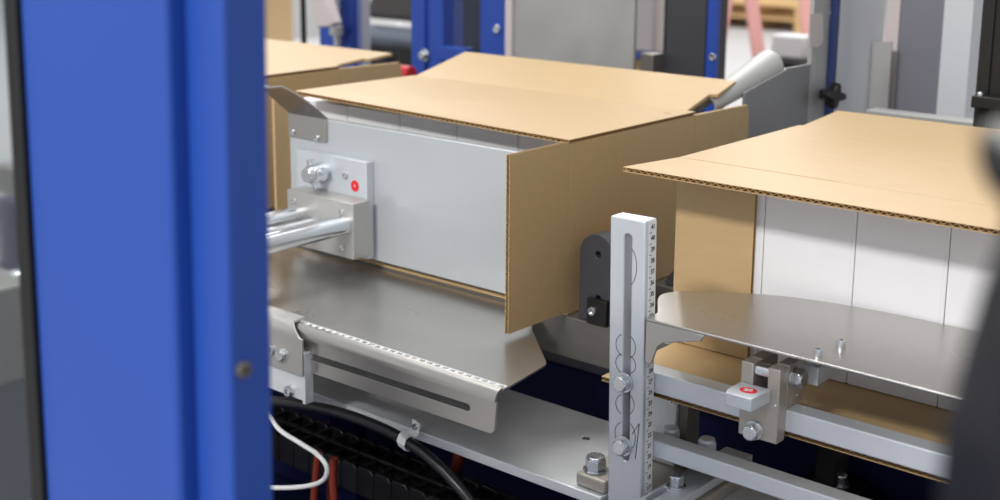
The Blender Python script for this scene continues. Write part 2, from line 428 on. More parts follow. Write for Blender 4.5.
for y in (.075, .125): MB().cyl((.170, y, 1.0115), (.170, y, 1.0322), .005).build('spacer', 'zinc', c)
# ------------------------------------------------------------------ curved shelf
sh = thing('guide_shelf', (.25, .07, 1.0325), 'polished steel shelf with a rounded left end in front of the white packs', 'shelf')
back = [(.0186, .0497), (.0123, .064), (.014, .078), (.026, .094), (.045, .109), (.0624, .1195), (.085, .1315), (.1092, .1412), (.137, .148), (.1655, .1525), (.2006, .1556), (.24, .1566), (.45, .1566)]
pts = spline([V((a, b, 1.0325)) for a, b in back], 4)
poly = [V((.45, 0, 1.0325)), V((.0436, 0, 1.0325)), V((.030, .025, 1.0325))]+pts
poly = [V((.45, 0, 1.0325))]+[V((.0405, 0, 1.0325)), V((.039, .004, 1.0325)), V((.039, .019, 1.0325))]+pts
MB().prism(poly, (0, 0, .0025)).build('shelf_plate', 'stainless', sh, .0008)
lp = [(.0405, 1.0325), (.0405, .995), (.047, .995), (.0495, 1.003), (.053, 1.012), (.059, 1.0175), (.066, 1.019), (.090, 1.0255), (.0945, 1.0262), (.099, 1.0325)]
MB().prism([(a, 0, b) for a, b in lp], (0, .0025, 0)).build('lip', 'stainless', sh, .0005)
for x, y in ((.195, .0133), (.1994, .0453)): socket_screw(sh, (x, y, 1.035), (0, 0, 1), .0036, .0055, 'bolt_steel', 'stud')
# ------------------------------------------------------------------ infeed plate
pl = thing('slide_plate', (-.3, .04, .9), 'flat steel slide plate with a slotted lip and white scale, left of the gauge bar', 'plate')
ZP = .951; YL = -.055; R = .009
m = MB()
m.prism([(-.62, YL+R, ZP-.0025), (-.0817, YL+R, ZP-.0025), (-.0827, -.0417, ZP-.0025), (-.0931, .0273, ZP-.0025), (-.0946, .0338, ZP-.0025), (-.099, .0392, ZP-.0025), (-.170, .105, ZP-.0025), (-.205, .1535, ZP-.0025), (-.62, .1535, ZP-.0025)], (0, 0, .0025))
m.build('deck', 'stainless', pl, .0004)
rows = [[(x, YL+R-R*math.sin(t), ZP-R+R*math.cos(t)) for t in [math.pi/2*i/6 for i in range(7)]] for x in (-.62, -.0817)]
rows = list(zip(*rows))
MB().sheet([list(a) for a in rows], .0025).build('rounded_bend', 'stainless', pl)
m = MB(); zb = .9095
out = [V((-.62, YL, zb-.006)), V((-.0886, YL, zb)), V((-.0837, YL, zb+.004)), V((-.0817, YL, ZP-R)), V((-.62, YL, ZP-R))]
m.plate(out, [stadium((-.60, YL, .9214), (-.1172, YL, .9275), .0034, (0, 1, 0))], (0, .0025, 0))
m.build('lip', 'stainless', pl, .0004)
tp = MB().box((-.391, -.0452, ZP), (-.0842, -.0363, ZP+.0004)).build('scale_tape', 'tape_white', pl)
n = MB()
for i in range(31):
    x = -.0885-i*.01
    n.text(str(10+i), .0062, (x, -.0408, ZP+.0004), (1, 0, 0), (0, 1, 0))
o = n.build('numerals', 'ink', None); o.parent = tp; o.location = V(o['wl'])-V(tp['wl'])
st = P(272, 313, Z=ZP)
s = MB().prism(circ((st.x, st.y, ZP), .007, 'z', 24), (0, 0, .0004)).build('sticker', 'sticker_red', pl); s['label'] = 'red round sticker'
# left bracket under the plate's lip
b = thing('lip_bracket', (-.37, -.05, .855), 'steel bracket with two bolts holding the left end of the slide plate', 'bracket')
bx = P(304.5, 350, Y=-.0625).x
m = MB(); y0 = -.0635
pr = []
for x in (bx-.11, bx):
    row = [(x, y0, .9055), (x, y0, .9455)]
    for i in range(7):
        t = math.pi/2*i/6; row.append((x, y0+.009-.009*math.cos(t), .9455+.009*math.sin(t)))
    row.append((x, y0+.026, .9545)); pr.append(row)
pr[1] = [(x-(.0 if k < 2 else min(.03, (k-1)*.0035)), y, z) for k, (x, y, z) in enumerate(pr[1])]
m.sheet([[a, b_] for a, b_ in zip(*pr)], -.0028)
m.build('angle_plate', 'aluminium', b, .0004)
lo = MB().box((bx-.11, y0+.003, .876), (bx-.005, y0+.0078, .930)).build('lower_plate', 'bright_zinc', b, .0006)
MB().box((bx-.0045, y0+.0005, .874), (bx, y0+.012, .930)).build('flange', 'bright_zinc', b, .0005)
pq = P(284, 354, Y=y0); hex_bolt(b, pq+V((0, -.0002, 0)), (0, -1, 0), .0075, .006, .0105)
pq = P(274, 349, Y=y0); socket_screw(b, pq, (0, -1, 0), .0055, .006)
pq = P(291, 390, Y=y0+.003); socket_screw(b, pq+V((0, 0, 0)), (0, -1, 0), .0058, .0065)
# ------------------------------------------------------------------ base plate and its hardware
bp = thing('base_plate', (-.3, .075, .845), 'long pale zinc plate running under the slide plate to the gauge bar foot', 'plate')
hs = P(586, 438, Z=.855)
m = MB(); m.plate([V((-.75, -.004, .845)), V((-.0015, -.002, .845)), V((-.0015, .147, .845)), V((-.75, .147, .845))], [circ((hs.x, hs.y, .845), .0045, 'z')], (0, 0, .010))
m.build('plate', 'bright_zinc', bp, .0008)
MB().box((-.0005, .019, .845), (.30, .147, .855)).build('end_plate', 'bright_zinc', bp, .0008)
socket_screw(bp, (hs.x, hs.y, .8515), (0, 0, 1), .0044, .003)
fb = thing('foot_block', (.0, .05, .855), 'grey steel foot block bolted down behind the gauge bar', 'block')
m = MB(); m.prism([(-.056, .0195, .855), (.075, .0195, .855), (.075, .125, .855), (-.056, .125, .855)], (0, 0, .0125))
m = MB(); m.prism([(-.0345, .004, .8553), (-.0012, .004, .8553), (-.0012, .0215, .8553), (.085, .0215, .8553), (.085, .118, .8553), (-.0345, .118, .8553)], (0, 0, .0127)); m.build('block', 'warm_steel', fb, .0022, seg=3)
q = P(595.5, 470, Z=.868); hex_bolt(fb, (min(q.x, -.0125), max(q.y, .0155), .868), (0, 0, 1), .0102, .0125, .0118)
q = P(680, 463, Z=.868); m = MB(); m.cyl((q.x, q.y, .868), (q.x, q.y, .8684), .0085, 28); m.build('countersunk_rim', 'bolt_steel', fb)
socket_screw(fb, (q.x, q.y, .8684), (0, 0, 1), .0075, .0012)
# slotted bar across the foot
sb = thing('slotted_bar', (.05, .06, .868), 'flat slotted zinc bar with a hex bolt below the lower rail', 'bar')
zs = .8775
a = P(660, 497, Z=zs); d1 = P(740, 474, Z=zs)
x0s, x1s = P(655, 484, Z=zs).x, P(742, 476, Z=zs).x
bq = P(673, 486, Z=zs); sq0, sq1 = P(655, 494, Z=zs), P(667, 490, Z=zs)
m = MB(); m.plate([V((.0515, -.035, .8685)), V((.0805, -.035, .8685)), V((.0805, .128, .8685)), V((.0515, .128, .8685))], [stadium((.0580, -.012, .8685), (.0580, .0135, .8685), .0033, (0, 0, 1)), circ((.0632, .068, .8685), .004, 'z')], (0, 0, .009))
m.build('bar', 'zinc', sb, .001)
hex_bolt(sb, (.0630, .0225, zs), (0, 0, 1), .0068, .0095, .0088)
# upright plate behind the rails
up = thing('upright_plate', (.03, .12, .868), 'small blue grey upright plate with a screw, behind the two rails', 'plate')
xa, xb = P(640, 410, Y=.072).x, P(676, 410, Y=.072).x
MB().box((xa, .072, .8685), (xb, .082, .948)).build('plate', 'zinc', up, .0008)
q = P(673, 401, Y=.072); socket_screw(up, q, (0, -1, 0), .0035, .002)
MB().box((xb+.0005, .076, .8685), (xb+.010, .098, .946)).build('edge_strip', 'raw_steel', up, .0008)
n0, n1 = P(671, 431, Y=.056).x, P(707, 442, Y=.056).x
nb = MB().box((n0-.012, .0405, .891), (n1+.012, .0718, .899)).build('nut_bar', 'raw_steel', up, .001)
for x, y in ((671, 431), (707, 442)):
    q = P(x, y, Y=.056); hex_bolt(up, (q.x, .056, .899), (0, 0, 1), .0085, .0145, .010, 'zinc')
# ------------------------------------------------------------------ conveyor
cv = thing('conveyor', (-.4, .25, .60), 'grey steel conveyor rails carrying the row of brown cartons', 'conveyor')
MB().box((-1.35, .157, .907), (.60, .190, .9525)).build('slide_rail', 'raw_steel', cv, .001)
MB().box((-1.35, .320, .923), (.60, .356, .9525)).build('slide_rail', 'raw_steel', cv, .001)
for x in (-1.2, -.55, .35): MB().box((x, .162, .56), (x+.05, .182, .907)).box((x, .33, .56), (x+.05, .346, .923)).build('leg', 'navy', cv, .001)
# stops
def stop(x0, x1, y, z1, label, y1=None):
    t = thing('stop_plate', ((x0+x1)/2, y, .9527), label, 'stop', 'dark stop plates between the cartons'); return t
s1 = stop(-.1505, -.1085, .160, 1.055, 'dark grey stop plate with a rounded top, half behind the gauge bar')
w = .0225; cx = -.1505+w; cz = 1.0485-w
out = [V((-.1505, .160, .9528)), V((-.1045, .160, .9528)), V((-.1045, .160, 1.0))]+[V((cx+w*1.02*math.cos(math.radians(a)), .160, cz+w*math.sin(math.radians(a)))) for a in range(10, 181, 10)]
hA, hB = P(598, 255, Y=.160), P(598, 299, Y=.160)
m = MB(); m.plate(out, [circ((hA.x, .160, hA.z), .0036, 'y'), circ((hB.x, .160, hB.z), .0036, 'y')], (0, .020, 0)); m.build('plate', 'charcoal', s1, .001)
kb0, kb1 = P(586, 318, Y=.1535), P(606, 302.5, Y=.1535)
MB().box((kb0.x, .1540, .9528), (kb1.x, .1598, kb1.z)).build('clamp_block', 'black_steel', s1, .0006)
q = P(593, 311, Y=.1540); socket_screw(s1, (q.x, .1540, q.z), (0, -1, 0), .0048, .004)
s2 = stop(-.147, -.05, .325, 1.05, 'dark grey sloping stop plate behind the gap between the two nearer cartons')
MB().prism([(-.150, .325, .9528), (-.150, .325, .957), (-.108, .325, 1.018), (-.062, .325, 1.05), (-.045, .325, 1.05), (-.045, .325, .9528)], (0, .02, 0)).build('plate', 'charcoal', s2, .001)
# ------------------------------------------------------------------ pusher
pu = thing('carton_pusher', (-.37, .12, .974), 'grey metal pusher plate with chrome rods in the mouth of the middle carton', 'pusher')
MB().box((-.5925, .146, .9639), (-.206, .1565, 1.1244)).build('push_plate', 'brushed_panel', pu, .001)
a0, a1 = P(296, 148, Y=.108), P(366, 260, Y=.108)
MB().box((-.5676, .134, .9668), (-.4437, .1458, 1.0848)).build('mounting_plate', 'zinc', pu, .001)
blx0, blx1 = P(287, 190, Y=.106).x, P(353, 205, Y=.106).x
zt_ = P(353, 204, Y=.106).z; zb_ = P(353, 260, Y=.106).z
bk = MB().box((blx0, .106, zb_), (blx1, .1338, zt_)).build('rod_block', 'aluminium', pu, .001)
for (x, y) in ((294, 201), (342, 212), (342, 248)):
    q = P(x, y, Y=.106); socket_screw(pu, (q.x, .106, q.z), (0, -1, 0), .0038, .0015)
for (x, y) in ((340.5, 222), (312, 211), (315, 244)):
    pass
ra = P(352, 228, Y=.106); 
MB().cyl((ra.x-.012, .1058, ra.z+.002), (ra.x-.012, -.30, ra.z+.002), .0115, 28).build('guide_rod', 'chrome', pu)
rb = P(300, 214, Y=.106)
MB().cyl((rb.x+.003, .1058, rb.z), (rb.x+.003, -.30, rb.z), .0115, 28).build('guide_rod', 'chrome', pu)
rc = P(317, 221, Y=.106)
MB().cyl((rc.x, .1058, rc.z), (rc.x, .096, rc.z), .0085, 6).cyl((rc.x, .096, rc.z), (rc.x, -.30, rc.z), .0055, 20).build('piston_rod', 'chrome', pu)
# clamping knob: round boss with four stubby lobes
kc = P(323, 172, Y=.134)
m = MB(); m.cyl((kc.x, .134, kc.z), (kc.x, .114, kc.z), .0125, 24); m.cyl((kc.x, .114, kc.z), (kc.x, .1065, kc.z), .0105, 24, .0085)
kn = m.build('knob', 'chrome', pu, .0008)
for k in range(4):
    t = math.radians(20+90*k); d = V((math.cos(t), 0, math.sin(t)))
    e = MB().cyl(V((kc.x, .120, kc.z))+d*.010, V((kc.x, .120, kc.z))+d*.0185, .0052, 12).build('lobe', 'chrome', None, .0008)
    e.parent = kn; e.location = V(e['wl'])-V(kn['wl'])
q = P(346, 175, Y=.134); socket_screw(pu, (q.x, .134, q.z), (0, -1, 0), .0042, .004)
q = P(355, 186, Y=.134)
s = MB().prism(circ((q.x, .134, q.z), .0068, 'y', 24), (0, -.0003, 0)).build('sticker', 'sticker_red', pu); s['label'] = 'red round sticker with a white number'
t = MB().text('3', .0048, (q.x, .1337, q.z), (1, 0, 0), (0, 0, 1)).build('numeral', 'tape_white', None); t.parent = s; t.location = V(t['wl'])-V(s['wl'])
# hold-down guide at the pusher's upper left corner
fl = MB().prism(rrect(P(288, 115, Y=.143).x, P(326, 143, Y=.143).x, P(326, 143, Y=.143).z, 1.1255, .003, .143, only=(3,)), (0, .0026, 0)).build('flange', 'stainless', pu, .0004)
for (x, y) in ((293, 132), (317, 138)):
    q = P(x, y, Y=.143); socket_screw(pu, (q.x, .143, q.z), (0, -1, 0), .004, .0022)
xl, xr = P(288, 115, Y=.143).x, P(326, 116, Y=.143).x
rows = []
B0_, B1_ = P(246, 80, Y=.085), P(282, 87, Y=.085)
A0_, A1_ = V((xl, .1445, 1.1252)), V((xr, .1445, 1.1252))
for i in range(9):
    t = i/8; bul = math.sin(math.pi*t)
    rows.append([A0_.lerp(A1_, j/6).lerp(B0_.lerp(B1_, j/6), t)+V((0, -.004, .006))*bul+V((0, 0, -.012))*max(0, t-.8)*5*(.5-abs(j/6-.5)) for j in range(7)])
MB().sheet(rows, .002).build('curled_guide', 'stainless', pu)
# actuator carrying the rods (mostly behind the post)
ac = thing('pusher_drive', (rb.x+.04, -.335, .56), 'metal drive block on a blue pedestal seen left of the blue post', 'drive')
MB().box((rb.x-.03, -.36, .955), (ra.x+.02, -.302, 1.045)).build('housing', 'raw_steel', ac, .003)
MB().box((rb.x-.02, -.355, .56), (ra.x, -.307, .955)).build('pedestal', 'navy', ac, .003)
hex_bolt(ac, (rb.x-.02, -.36, .985), (0, -1, 0), .009, .008, .012)
MB().cyl((rb.x+.01, -.36, 1.03), (rb.x+.01, -.40, 1.03), .014, 24).build('rod_end', 'chrome', ac, .001)
# ------------------------------------------------------------------ cables and drag chain below
YC = -.0215
hp = [P(x, y, Y=YC) for x, y in ((180, 404), (235, 401), (280, 402), (330, 410), (372, 424), (406, 441), (434, 462), (457, 485), (474, 508), (480, 540), (470, 600))]
h = MB().tube(hp, .0058, 14).build('black_hose', 'hose_black'); tag(h, 'black hose hanging along the front edge of the base plate', 'hose')
cl = thing('cable_clip', (hp[5].x, -.012, .83), 'white plastic clip holding the black hose to the base plate', 'clip')
q = P(407, 431, Y=-.008)
rows = []
for i in range(9):
    a = math.radians(-200+i*27); rows.append((hp[5].x+.0005, YC+.0072*math.cos(a)*1.0, hp[5].z+.0072*math.sin(a)))
rows = [(hp[5].x, -.0055, hp[5].z+.016), (hp[5].x, -.0075, hp[5].z+.006)]+[(hp[5].x, YC+.0072*math.cos(math.radians(a)), hp[5].z+.0072*math.sin(math.radians(a))) for a in (25, 60, 90, 130, 180, 225, 260, 300)]
MB().sheet([[V(p)+V((-.005, 0, .0015)), V(p)+V((.005, 0, -.0015))] for p in rows], .0013).build('strap', 'cable_white', cl)
socket_screw(cl, (hp[5].x, -.0068, hp[5].z+.011), (0, -1, 0), .0036, .003)
wp = [P(x, y, Y=-.055) for x, y in ((215, 380), (262, 410), (280, 430), (300, 443), (318, 455), (327, 468), (322, 481), (300, 487), (262, 487), (215, 480), (180, 470))]
w = MB().tube(wp, .0026, 12).build('white_cable', 'cable_white'); tag(w, 'thin white cable looping out from behind the blue post', 'cable')
dc = thing('drag_chain', (-.45, .12, .72), 'black plastic drag chain of open links in the dark space under the base plate', 'chain')
ch0, ch1 = P(262, 405, Z=.735), P(470, 500, Z=.735)
N = 17
for i in range(N):
    f = i/N; x = ch0.x-.05+(ch1.x-ch0.x+.09)*f; L = (ch1.x-ch0.x+.09)/N*.86
    y = .076; wv = .064
    m = MB()
    for sy in (0, wv-.006):
        m.prism([(x, y+sy, .700), (x+L*1.12, y+sy, .700), (x+L*1.12, y+sy, .731), (x+L*.9, y+sy, .736), (x+.003, y+sy, .736), (x, y+sy, .731)], (0, .006, 0))
    m.box((x+L*.05, y+.006, .730), (x+L*.28, y+wv-.006, .735))
    m.box((x, y+.029, .731), (x+L*1.1, y+.035, .736)); m.box((x, y+.006, .700), (x+L, y+wv-.006, .703))
    m.build('chain_link', 'black_plastic', dc, .0008)
for k, (pp, lab) in enumerate(((((338, 405), (334, 420), (330, 436)), 'short red braided hose behind the drag chain, below the black hose'),
                        (((318, 452), (316, 475), (314, 500), (314, 540)), 'red braided hose beside the white cable loop, left of its pair'),
                        (((334, 458), (333, 480), (335, 510), (336, 545)), 'red braided hose beside the white cable loop, right of its pair'),
                        (((462, 440), (457, 465), (452, 490), (449, 520)), 'red braided hose standing right of the drag chain'))):
    yy = (.19, .03, .03, .17)[k]
    pts = [P(x, y, Y=yy) for x, y in pp]
    pts = pts+[V((pts[-1].x, yy, .57))]
    h = MB().tube(pts, (.006, .0042, .0046, .0068)[k], 12).build('braided_hose', 'red_braid'); tag(h, lab, 'hose', 'red braided hoses in the machine')
# ------------------------------------------------------------------ machine base
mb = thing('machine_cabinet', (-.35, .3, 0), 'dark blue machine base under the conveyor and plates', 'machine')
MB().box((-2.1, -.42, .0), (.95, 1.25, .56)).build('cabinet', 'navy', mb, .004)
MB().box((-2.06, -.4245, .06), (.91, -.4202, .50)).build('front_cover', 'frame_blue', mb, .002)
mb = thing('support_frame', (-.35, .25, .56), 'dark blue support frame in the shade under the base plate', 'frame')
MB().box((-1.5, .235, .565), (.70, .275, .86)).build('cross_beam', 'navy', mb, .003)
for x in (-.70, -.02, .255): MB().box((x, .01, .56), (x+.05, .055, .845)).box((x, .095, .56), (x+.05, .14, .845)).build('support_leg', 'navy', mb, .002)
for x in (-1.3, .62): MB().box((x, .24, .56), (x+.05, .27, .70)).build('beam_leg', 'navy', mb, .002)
# blue cross bars and black bracket in the lower right
q0, q1 = P(880, 492, Z=.83), P(928, 467, Z=.83)
xr_ = (q0.x+q1.x)/2
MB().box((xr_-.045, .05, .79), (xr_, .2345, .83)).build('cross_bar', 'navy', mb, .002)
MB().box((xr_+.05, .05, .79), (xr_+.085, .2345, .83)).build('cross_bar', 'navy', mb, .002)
br = thing('black_bracket', (.1, .19, .56), 'black bracket with a bright bolt under the upper rail, right of the clamp', 'bracket')
b0 = P(800, 475, Y=.22)
bx0, bx1 = P(800, 465, Y=.193).x, P(856, 465, Y=.193).x
zbk = P(840, 485, Y=.205).z
MB().box((bx0, .193, .565), (bx1, .232, zbk)).build('foot', 'black_steel', br, .002)
MB().box((bx0+.015, .193, zbk), (bx0+.038, .22, .9225)).build('post', 'black_steel', br, .002)
q = P(840, 481, Y=.205); hex_bolt(br, (q.x, .205, zbk), (0, 0, 1), .0075, .010, .010)
# ------------------------------------------------------------------ near blue guard post
gp = thing('guard_post', (.1, -.52, 0), 'large blurred blue machine post in the left foreground', 'post')
xw0, xw1 = P(32.5, 250, Y=-.56).x, P(171, 250, Y=-.56).x
y1 = P(189, 250, X=xw1).y; x2 = P(226, 250, Y=y1).x; y2 = P(270, 250, X=x2).y
MB().box((xw0, -.56, .0), (xw1, y1+.004, 1.42)).build('door_frame', 'post_blue', gp, .003, seg=3)
MB().prism([(xw0+.02, y1+.0045, 0), (xw1, y1+.0045, 0), (xw1, y1, 0), (x2, y1, 0), (x2, y2, 0), (xw0+.02, y2, 0)], (0, 0, 1.42)).build('column', 'post_blue', gp, .003, seg=3)
MB().box((xw0-.0115, -.5625, .0), (xw0-.0002, -.545, 1.42)).build('rubber_seal', 'rubber', gp, .001)
sc = P(243, 365, X=x2); socket_screw(gp, (x2, sc.y, sc.z), (1, 0, 0), .0040, .0025, 'raw_steel')
pane = MB().box((xw0-.30, -.5585, .60), (xw0-.012, -.5555, 1.41)).build('door_1', 'clear_pane', None, .0005); pane['kind'] = 'structure'
gp.rotation_euler.y = .024; gp.location.x -= .024*1.2
# ------------------------------------------------------------------ near black arm (right)
cc = at(1000, 300, .25)
ba = thing('foreground_fixture', (cc.x, cc.y, 0), 'black blurred fixture close to the camera at the right edge', 'fixture')
def blk(pts, dz): pass
def pt(x, y): return at(x, y, .25)
outl = [(966, 112), (960, 128), (960, 150), (970, 175), (990, 195), (994, 215), (985, 245), (975, 280), (966, 325), (956, 380), (950, 430), (950, 520), (1090, 520), (1090, 112)]
base = pt(960, 500)
ol = []
ux = V((RT.x, RT.y, 0)).normalized()
for x, y in outl:
    p = pt(x, y); s_ = (p-cc).dot(ux); ol.append(V((cc.x, cc.y, 0))+ux*s_+V((0, 0, p.z)))
nrm_ = -V((FW.x, FW.y, 0)).normalized()
MB().prism(ol, nrm_*.035).build('fist', 'black_plastic', ba, .003)
sL = (ol[10]-V((cc.x, cc.y, 0))).dot(ux); sR = (ol[11]-V((cc.x, cc.y, 0))).dot(ux)
f0 = V((cc.x, cc.y, 0)); zt0 = ol[10].z
MB().prism([f0+ux*(sL+.002), f0+ux*sR, f0+ux*sR+nrm_*.035, f0+ux*(sL+.002)+nrm_*.035], (0, 0, zt0)).build('upright', 'black_plastic', ba, .002)
# ------------------------------------------------------------------ machine back side: chute, guards, columns
ct = thing('folding_plough', (-.11, .5, .5525), 'bent sheet metal guide with a curled lip behind the gap between cartons', 'guide')
XC = -.178
B = P(783, 69, X=XC); D = P(808.5, 64, X=XC)
ct.location = (XC, .62, .56)
ct['wl'] = tuple(ct.location)
A = P(716, 108, X=XC); Ys = .5325; zs_ = A.z+(B.z-A.z)*(Ys-A.y)/(B.y-A.y)
MB().prism([(XC, Ys, 1.03), (XC, Ys, zs_), (XC, B.y, B.z-.002), (XC, B.y+.004, B.z+.001), (XC, D.y, D.z), (XC, D.y, 1.0), (XC, D.y, .5625), (XC, D.y-.05, .5625), (XC, D.y-.05, 1.0)], (.003, 0, 0)).build('sheet', 'plough_steel', ct, .0005)
rows = []
for i in range(15):
    t = math.radians(-25+i*17)
    rows.append([p+V((-r_+r_*math.cos(t), 0, r_*math.sin(t))) for p, r_ in ((A, .0125), (A.lerp(B, .5), .018), (V((XC, B.y+.002, B.z)), .023))])
MB().sheet(rows, .002).build('curled_lip', 'galvanised', ct)
vs = thing('scale_strip', (XC, D.y+.02, .56), 'upright steel strip with a small printed scale and worn tape, right of the curled guide', 'strip')
yS0, yS1 = P(808.8, 60, X=XC).y, P(825.5, 60, X=XC).y
MB().box((XC-.003, yS0+.0005, .56), (XC+.003, yS1, 1.42)).build('strip', 'galvanised', vs, .0005)
wt = [P(x, y, X=XC+.003) for x, y in ((809.5, 14), (822.5, 13), (823, 42), (817, 48), (809.5, 46))]
MB().prism(wt, (.0006, 0, 0)).build('worn_tape', 'pale_box', vs)
n = MB()
for i in range(8):
    q = P(813.5, 56+i*3.1, X=XC+.003); n.text('98765432'[i], .0048, (XC+.003, q.y, q.z), (0, 1, 0), (0, 0, 1))
n.build('printed_scale', 'tape_white', vs)
bs = thing('blue_post', (-.1, yS1+.02, .56), 'narrow blue post right of the scale strip, with a black star knob', 'post')
yb1 = yS1+.001
q = P(835, 50, Y=yb1).x
MB().box((XC+.0002, yb1, .56), (q, yb1+.009, 1.45)).build('column', 'frame_blue_shaded', bs, .001)
sq = P(823, 13, Y=yb1); sq = P(829, 13, Y=yb1); socket_screw(bs, (sq.x, yb1, sq.z), (0, -1, 0), .0036, .002)
# star knob on a stud in front of the post
kq = P(834, 96, Y=yb1-.03)
k = thing('star_knob', kq, 'black star knob screwed into the narrow blue post', 'knob')
sx0 = P(820, 95, Y=yb1-.02)
kn_d = V((.82, -.55, .0)).normalized()
kpos = P(829, 93, Y=yb1-.001)
kd = V((1, -.35, 0)).normalized(); ku = V((0, 0, 1)); kw = ku.cross(kd)
m = MB(); m.cyl(kpos, kpos+V((0, -.019, 0)), .007, 18); m.cyl(kpos+V((0, -.012, 0)), kpos+V((0, -.012, 0))+kd*.0105, .006, 18); m.build('stem', 'black_plastic', k, .0008)
pts = []
for i in range(40):
    a = 2*math.pi*i/40; rr = .0125+.0035*math.cos(4*a); pts.append(kpos+V((rr*math.cos(a), -.016, rr*math.sin(a))))
pts = []
kb = kpos+V((0, -.012, 0))+kd*.010
for i in range(48):
    a = 2*math.pi*i/48; rr = .0135+.0045*math.cos(4*a+.6); pts.append(kb+(ku*math.sin(a)+kw*math.cos(a))*rr)
MB().prism(pts, kd*.014).build('grip', 'black_plastic', k, .0015)
# grey cabinet at the back right
gc = thing('grey_cabinet', (-.05, .9, .56), 'grey sheet metal cabinet with a darker door behind the right carton', 'cabinet')
X0 = P(835, 50, Y=.70).x
c0 = P(835.5, 60, Y=.80); c1 = P(881, 60, Y=.90); c2_ = P(897, 60, Y=.90); c3_ = P(948, 60, Y=.90); c4 = P(969, 60, Y=.87)
MB().prism([(c0.x, .80, .56), (c0.x+.003, .797, .56), (c1.x+.003, .897, .56), (c1.x, .90, .56)], (0, 0, .95)).build('side_panel', 'grey_paint', gc, .0008)
MB().box((c1.x+.0035, .898, .56), (c2_.x, .93, 1.51)).build('corner_strip', 'pale_box', gc, .0008)
MB().box((c2_.x+.0003, .90, .56), (c3_.x, .93, 1.51)).build('door', 'dark_grey_panel', gc, .0008)
MB().box((c3_.x+.0003, .87, .56), (c4.x, .93, 1.51)).build('end_panel', 'grey_paint', gc, .001)
u0, u1 = P(873, 42, Y=.868), P(892, 42, Y=.868)
ch = MB(); ch.sheet([[(u0.x-.002, .872, .57), (u0.x-.002, .872, u0.z-.012)], [(u0.x, .868, .57), (u0.x, .868, u0.z)], [(u1.x, .868, .57), (u1.x, .868, u1.z)]], -.0025); ch.build('folded_cover', 'galvanised', gc)
rl0, rl1 = P(866, 110, Y=.70), P(985, 124, Y=.70)
rl = MB().box((rl0.x, .70, rl1.z-.014), (rl1.x+.25, .73, rl0.z)).box((rl1.x+.15, .705, .56), (rl1.x+.18, .725, rl0.z-.014)).box((rl0.x+.02, .705, .56), (rl0.x+.05, .725, rl0.z-.014))
rl = rl.build('back_rail', 'galvanised', None, .0008); tag(rl, 'grey rail lying across behind the top of the right carton', 'rail')
bc = thing('black_column', (.2, .66, .56), 'tall black ribbed column at the upper right', 'column')
k0, k1 = P(978, 60, Y=.62), P(1040, 60, Y=.62)
m = MB(); m.box((k0.x, .62, .56), (k1.x, .68, 1.5)); m.build('profile', 'black_steel', bc, .001)
for j in range(3):
    xx = k0.x+.008+j*.02; MB().box((xx, .616, .56), (xx+.008, .6198, 1.5)).build('rib', 'black_plastic', bc, .0005)
kk0, kk1 = P(972, 107, Y=.60), P(990, 97, Y=.60)
MB().box((kk0.x, .595, kk0.z), (kk1.x+.02, .6155, kk1.z)).build('latch', 'black_plastic', bc, .001)
q = P(980, 95, Y=.605); socket_screw(bc, (q.x, .605, kk1.z), (0, 0, 1), .0035, .004)
# blue guard frame at back, silver panel, dark column
def post(name, x0, x1, y0, dy, mt, label, cat, z0=.56, z1=1.7, group='blue frame posts behind the cartons'):
    o = MB().box((x0, y0, z0), (x1, y0+dy, z1)).build(name, mt, None, .003); tag(o, label, cat, group); return o
YG = .95
g1 = thing('frame_post', (P(430, 40, Y=YG).x, YG, .56), 'blue frame post with a round bolt, left of the clear pane', 'post', 'blue frame posts behind the cartons')
xa, xb = P(411, 40, Y=YG).x, P(443, 40, Y=YG).x
MB().prism([(xa, YG, .56), ((xa+xb)/2-.006, YG, .56), ((xa+xb)/2-.006, YG+.008, .56), ((xa+xb)/2+.006, YG+.008, .56), ((xa+xb)/2+.006, YG, .56), (xb, YG, .56), (xb, YG+.06, .56), (xa, YG+.06, .56)], (0, 0, 1.14)).build('column', 'frame_blue', g1, .002)
q = P(425, 55, Y=YG); hex_bolt(g1, (q.x, YG, q.z), (0, -1, 0), .009, .010, .012)
q0, q1 = P(416, 58, Y=YG-.02), P(450, 50, Y=YG-.02)
MB().box((xb, YG-.015, q0.z), (xb+.07, YG+.01, q1.z+.004)).build('side_bracket', 'frame_blue', g1, .002)
g2 = thing('frame_post', (P(493, 40, Y=YG).x, YG, .56), 'blue frame post with one bright screw, beside the left edge of the silver panel', 'post', 'blue frame posts behind the cartons')
xa2, xb2 = P(480, 30, Y=YG).x, P(506, 30, Y=YG).x
MB().box((xa2, YG, .56), (xb2, YG+.06, 1.7)).build('column', 'frame_blue', g2, .002)
q = P(498, 29, Y=YG); socket_screw(g2, (q.x, YG, q.z), (0, -1, 0), .008, .006)
pn = MB().box((xb+.001, YG+.03, .9), (xa2-.001, YG+.034, 1.65)).build('guard_pane', 'clear_pane', None, .0005); pn.parent = g1; pn.location = pn.location-g1.location
mo = thing('motor_unit', ((xb+xa2)/2-.05, YG+.25, 0), 'dark motor unit seen through the clear pane between blue posts', 'motor')
MB().box((P(455, 40, Y=YG+.22).x, YG+.22, .0), (P(474, 40, Y=YG+.22).x, YG+.4, 1.22)).build('housing', 'navy', mo, .01)
qq = P(474, 4, Y=YG+.22); MB().cyl((qq.x-.02, YG+.25, 1.22), (qq.x-.02, YG+.25, 1.30), .04).build('orange_cap', 'red_braid', mo, .004)
sp = thing('silver_panel', (P(570, 40, Y=YG-.02).x, YG-.02, .56), 'large silver sheet metal panel behind the middle carton', 'panel')
xs0, xs1 = P(508.5, 40, Y=YG-.02).x, P(634, 40, Y=YG-.02).x
